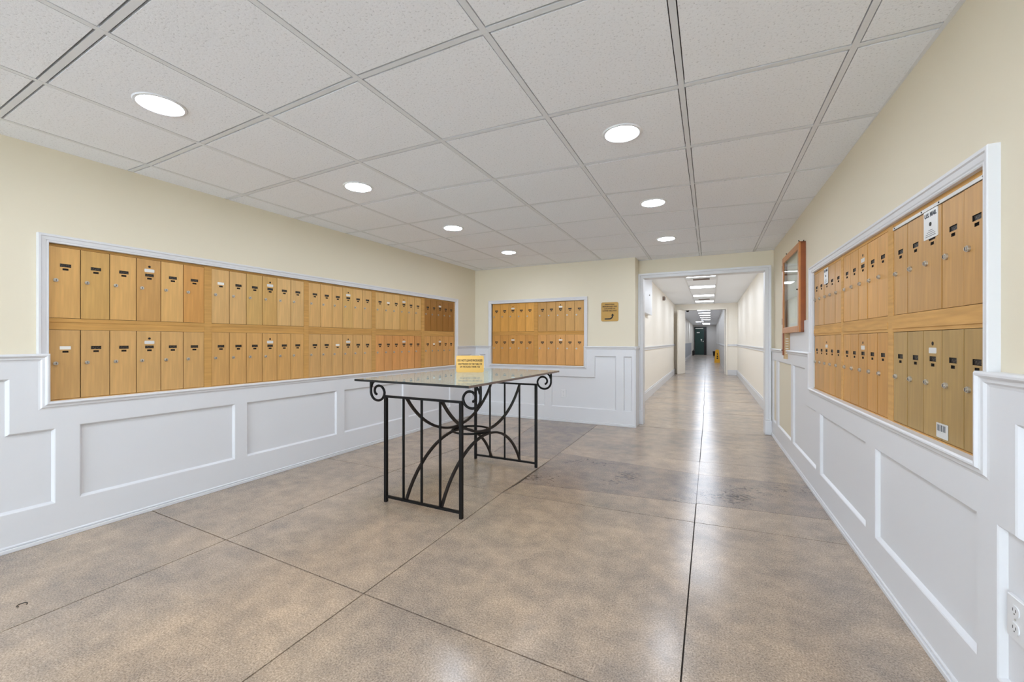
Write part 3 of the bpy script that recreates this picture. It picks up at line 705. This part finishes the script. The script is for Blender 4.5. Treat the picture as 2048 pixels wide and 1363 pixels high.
for k, (x, y) in enumerate(((-2.303, 1.036), (-2.261, 2.195), (-2.252, 3.39), (-2.249, 4.616))): downlight(x, y, 'round white downlight over the left of the lobby, %s in its row' % WH[k])
for k, (x, y) in enumerate(((-0.420, 2.229), (-0.408, 3.454), (-0.425, 4.728))): downlight(x, y, 'round white downlight in the right row, %s to the camera' % ('nearest', 'second', 'farthest')[k])
for x, y, t in ((-0.42, 1.0, 'just above the camera on the right'), (-0.42, -0.2, 'directly over the camera'), (-2.28, -0.2, 'left of the camera'), (-0.42, -1.42, 'behind the camera near the right wall'), (-2.28, -1.42, 'behind the camera to the left'), (-0.42, -2.64, 'well behind the camera on the right'), (-2.28, -2.64, 'well behind the camera on the left'), (-0.42, -3.86, 'by the added street window on the right'), (-2.28, -3.86, 'by the added street window on the left')):
    downlight(x, y, 'added round white downlight out of view, ' + t)  # invented fixtures, added unseen to help light the lobby

# ---------------------------------------------------------------- hall beyond the opening
HL, HR, YE, HH = -1.12, 0.81, 15.6, 2.40
def wall_slab(name, box, mat, label): return struct(part(name, MB().box(*box), mat, None), label)
wall_slab('wall_hall_left', (HL - 0.12, 6.0, 0, HL, YE, 2.46), M['hallcream'], 'cream wall on the left of the hall')
wall_slab('wall_hall_right', (HR, 6.0, 0, HR + 0.12, YE, 2.46), M['hallcream'], 'cream wall on the right of the hall')
o2l, o2r, o2z = -0.80, 0.47, 2.19
mb = MB(); mb.box(HL, YE, 0, o2l, YE + 0.12, 2.46); mb.box(o2r, YE, 0, HR, YE + 0.12, 2.46); mb.box(o2l, YE, o2z, o2r, YE + 0.12, 2.46)
struct(part('wall_hall_cross', mb, M['hallcream'], None), 'cream cross wall with the hall doorway')
hc = struct(part('ceiling_hall', MB().box(HL - 0.1, 6.0, HH, HR + 0.1, YE + 0.05, HH + 0.06), M['hallceil'], None), 'white hall ceiling with a row of light panels')
for x in (-0.46, 0.13): part('grid_tee', MB().box(x - 0.012, 6.0, HH - 0.006, x + 0.012, YE, HH), M['tee'], hc)
for side, x, s in (('left', HL, 1), ('right', HR, -1)):
    mb = MB(); x0, x1 = sorted((x, x + s * 0.022)); mb.box(x0, 6.0, 0, x1, YE, 0.15); xa, xb = sorted((x, x + s * 0.014)); mb.box(xa, 6.0, 0.15, xb, YE, 0.175)
    struct(part('baseboard_hall_' + side, mb, M['white'], None), 'white baseboard along the %s hall wall' % side)
    mb = MB(); x0, x1 = sorted((x, x + s * 0.014)); mb.box(x0, 6.0, 0.955, x1, YE, 1.02); xa, xb = sorted((x, x + s * 0.026)); mb.box(xa, 6.0, 1.0, xb, YE, 1.016)
    struct(part('trim_7' if s == 1 else 'trim_8', mb, M['white'], None), 'pale chair rail along the %s hall wall' % side)
mb = MB(); mb.box(o2r + 0.05, YE - 0.02, 0, HR, YE, 0.17); mb.box(o2r + 0.05, YE - 0.014, 0.955, HR, YE, 1.02); struct(part('trim_9', mb, M['white'], None), 'baseboard and rail on the hall cross wall')
mb = MB(); mb.box(o2l - 0.05, YE - 0.03, 0, o2l, YE + 0.13, o2z + 0.05); mb.box(o2r, YE - 0.03, 0, o2r + 0.05, YE + 0.13, o2z + 0.05); mb.box(o2l, YE - 0.03, o2z, o2r, YE + 0.13, o2z + 0.05)
struct(part('trim_10', mb, M['hallcream'], None), 'cream door frame in the hall cross wall')
# open door leaves
def leaf(name, x, y, ang, wdt, label):
    r = struct(thing(name, label, 'door', (x, y, 0.01), ang)); del r['category']
    part('door_leaf', MB().box(0, -0.022, 0, wdt, 0.022, o2z - 0.02, c=0.002), M['hallcream'], r)
    for z in (0.22, 1.1, 1.95): part('hinge', MB().cyl((0, -0.026, z), 0.008, 0.1, 'z', 8), M['silver'], r)
    part('push_plate', MB().box(wdt - 0.12, -0.026, 0.95, wdt - 0.04, -0.022, 1.02), M['silver'], r)
    part('door_closer', MB().box(0.05, -0.07, o2z - 0.12, 0.30, -0.022, o2z - 0.05, c=0.004), M['silver'], r)
leaf('door_1', -0.80, YE - 0.04, math.radians(-112), 0.5, 'cream hall door leaf standing open on the left')
leaf('door_2', 0.455, YE + 0.14, math.radians(88), 0.62, 'cream hall door leaf folded back on the right')
# second stretch of hall
X2L, X2R, Y2, H2 = -1.30, 0.46, 37.6, 2.46
wall_slab('wall_far_left', (X2L - 0.1, YE + 0.12, 0, X2L, Y2, H2), M['hallcream'], 'cream wall of the far hall on the left')
wall_slab('wall_far_left_dado', (X2L, YE + 0.12, 0.0, X2L + 0.01, 34.5, 0.99), M['greydado'], 'grey lower half of the far left hall wall')
wall_slab('wall_far_right', (X2R, YE + 0.12, 0, X2R + 0.1, Y2, H2), M['greywall'], 'pale wall of the far hall on the right')
wall_slab('wall_far_end', (X2L - 0.1, Y2, 0, X2R + 0.1, Y2 + 0.1, H2), M['greywall'], 'grey end wall of the far hall')
h2 = wall_slab('ceiling_far', (X2L - 0.1, YE + 0.12, H2, X2R + 0.1, Y2 + 0.1, H2 + 0.06), M['hallceil'], 'white ceiling of the far hall')
wall_slab('trim_11', (X2R - 0.012, YE + 0.12, 0.95, X2R, Y2, 1.0), M['white'], 'chair rail on the far right hall wall')
wall_slab('baseboard_far_left', (X2L, YE + 0.12, 0, X2L + 0.02, 34.5, 0.15), M['white'], 'white baseboard of the far left hall wall')
# light panels and vents
def troffer(y, x0, x1, z, label, dy=0.22):
    r = thing('light_panel', label, 'ceiling light', ((x0 + x1) / 2, y, z), 0, 'square light panels along the hall ceiling'); w = (x1 - x0) / 2
    mb = MB(); mb.box(-w, -dy, -0.012, w, -dy + 0.02, 0); mb.box(-w, dy - 0.02, -0.012, w, dy, 0); mb.box(-w, -dy, -0.012, -w + 0.02, dy, 0); mb.box(w - 0.02, -dy, -0.012, w, dy, 0)
    part('frame', mb, M['tee'], r)
    mb = MB(); mb.face([(-w + 0.02, -dy + 0.02, -0.008), (-w + 0.02, dy - 0.02, -0.008), (w - 0.02, dy - 0.02, -0.008), (w - 0.02, -dy + 0.02, -0.008)]); ob('diffuser', mb.mesh('diffuser', [M['troffer']], fix=False), r)
for k, y in enumerate((6.95, 8.75, 10.65, 12.7, 14.55)): troffer(y, -0.445, 0.118, HH, 'glowing white light panel in the near hall ceiling, %s from the opening' % ORD[k])
def vent(y, x0, x1, z, label):
    r = thing('ceiling_vent', label, 'vent', ((x0 + x1) / 2, y, z), 0, 'air vents in the hall ceiling'); w = (x1 - x0) / 2
    part('frame', MB().box(-w, -0.14, -0.008, w, 0.14, 0), M['tee'], r)
    for q in range(7): part('louvre', MB().box(-w * 0.55, -0.1 + q * 0.03, -0.016, w * 0.55, -0.082 + q * 0.03, -0.008), M['vent'], r)
vent(9.32, -0.445, 0.118, HH, 'brown louvred air vent behind the nearer hall light panels')
vent(13.85, -0.445, 0.118, HH, 'brown louvred air vent before the last near hall light panel')
for k, y in enumerate((17.6, 19.6, 21.6, 23.7, 26.0, 28.6)): troffer(y, -0.52, 0.02, H2, 'light panel in the far hall ceiling, %s beyond the doorway' % (ORD + ['sixth'])[k])
troffer(31.5, -0.92, -0.40, H2, 'light panel in the far hall ceiling set left toward the green door')
troffer(34.0, -0.55, 0.0, H2, 'added light panel in the far hall ceiling next to last before the end wall')  # extra panel added to brighten the end of the far hall
troffer(36.4, -0.55, 0.0, H2, 'added light panel in the far hall ceiling against the end wall')  # another panel added to lift the dark end wall
# electrical panel, sounder, camera dome
r = thing('electrical_panel', 'white metal service panel high on the left hall wall', 'panel', (HL, 8.05, 1.64))
part('cover', MB().box(0, -0.55, 0, 0.075, 0.62, 0.735), M['white'], r); part('latch', MB().cyl((0.075, 0.2, 0.36), 0.014, 0.01, 'x', 10), M['vent'], r)
r = thing('fire_sounder', 'small grey alarm device high on the left hall wall', 'alarm', (HL, 11.5, 2.19))
part('housing', MB().box(0, -0.05, 0, 0.05, 0.05, 0.1), M['vent'], r); part('horn', MB().cyl((0.05, 0, 0.05), 0.03, 0.02, 'x', 12, r2=0.04), M['silver'], r)
r = thing('camera_dome', 'small dark dome camera under the far hall ceiling', 'camera', (-0.86, 19.0, H2))
part('mount', MB().cyl((0, 0, -0.03), 0.08, 0.03, 'z', 16), M['tee'], r); part('dome', MB().cyl((0, 0, -0.11), 0.035, 0.08, 'z', 16, r2=0.075), M['blackpaint'], r)
# green door at the end
r = struct(thing('door_3', 'dark green door with white notices at the end of the hall', 'door', (-0.72, Y2, 0))); del r['category']
part('door_frame', (lambda mb: (mb.box(-0.47, -0.05, 0, -0.42, 0, 2.3), mb.box(0.26, -0.12, 0, 0.45, 0, 2.3), mb.box(-0.47, -0.05, 2.24, 0.45, 0, 2.3), mb)[-1])(MB()), M['blackpaint'], r)
part('door_leaf', MB().box(-0.42, -0.04, 0.01, 0.26, -0.005, 2.24), M['green'], r)
part('notice', MB().box(-0.38, -0.05, 2.12, 0.2, -0.041, 2.2), M['whitecard'], r); part('notice', MB().box(-0.28, -0.05, 1.78, -0.06, -0.041, 1.86), M['whitecard'], r)
part('notice', MB().plate([(0.0, 1.28), (0.13, 1.28), (0.085, 1.19), (0.08, 1.10), (0.05, 1.10), (0.045, 1.19)], -0.05, -0.041), M['whitecard'], r)
part('handle', MB().cyl((0.2, -0.1, 1.1), 0.04, 0.06, 'y', 12), M['silver'], r)
r = thing('wet_floor_sign', 'yellow folding wet floor sign standing in the far hall', 'floor sign', (0.33, 24.2, 0), math.radians(4))
part('front_board', MB().plate([(-0.13, 0.0), (0.13, 0.0), (0.075, 0.66), (0.045, 0.68), (-0.045, 0.68), (-0.075, 0.66)], -0.10, -0.08), M['yellow'], r)
part('rear_board', MB().plate([(-0.13, 0.0), (0.13, 0.0), (0.075, 0.66), (-0.075, 0.66)], 0.08, 0.10), M['yellow'], r)
part('hinge_bar', MB().box(-0.05, -0.08, 0.63, 0.05, 0.08, 0.655), M['yellow'], r)
for z, w in ((0.42, 0.022), (0.30, 0.03), (0.20, 0.036)): part('pictogram', MB().plate(rrect(-w, z, w, z + 0.07, 0.018), -0.103, -0.1), M['blackink'], r)
r = thing('waste_bin', 'small black bin by the far right hall wall', 'bin', (0.30, 35.0, 0)); part('bin_body', MB().cyl((0, 0, 0), 0.10, 0.34, 'z', 16, r2=0.13), M['blackpaint'], r); part('bin_rim', MB().cyl((0, 0, 0.34), 0.135, 0.02, 'z', 16), M['blackpaint'], r)
r = thing('fire_extinguisher', 'dark extinguisher standing by the far left hall wall', 'extinguisher', (-1.2, 35.5, 0)); part('cylinder', MB().cyl((0, 0, 0), 0.075, 0.36, 'z', 14), M['blackpaint'], r); part('nozzle', MB().cyl((0, 0, 0.36), 0.05, 0.1, 'z', 12, r2=0.015), M['blackpaint'], r)
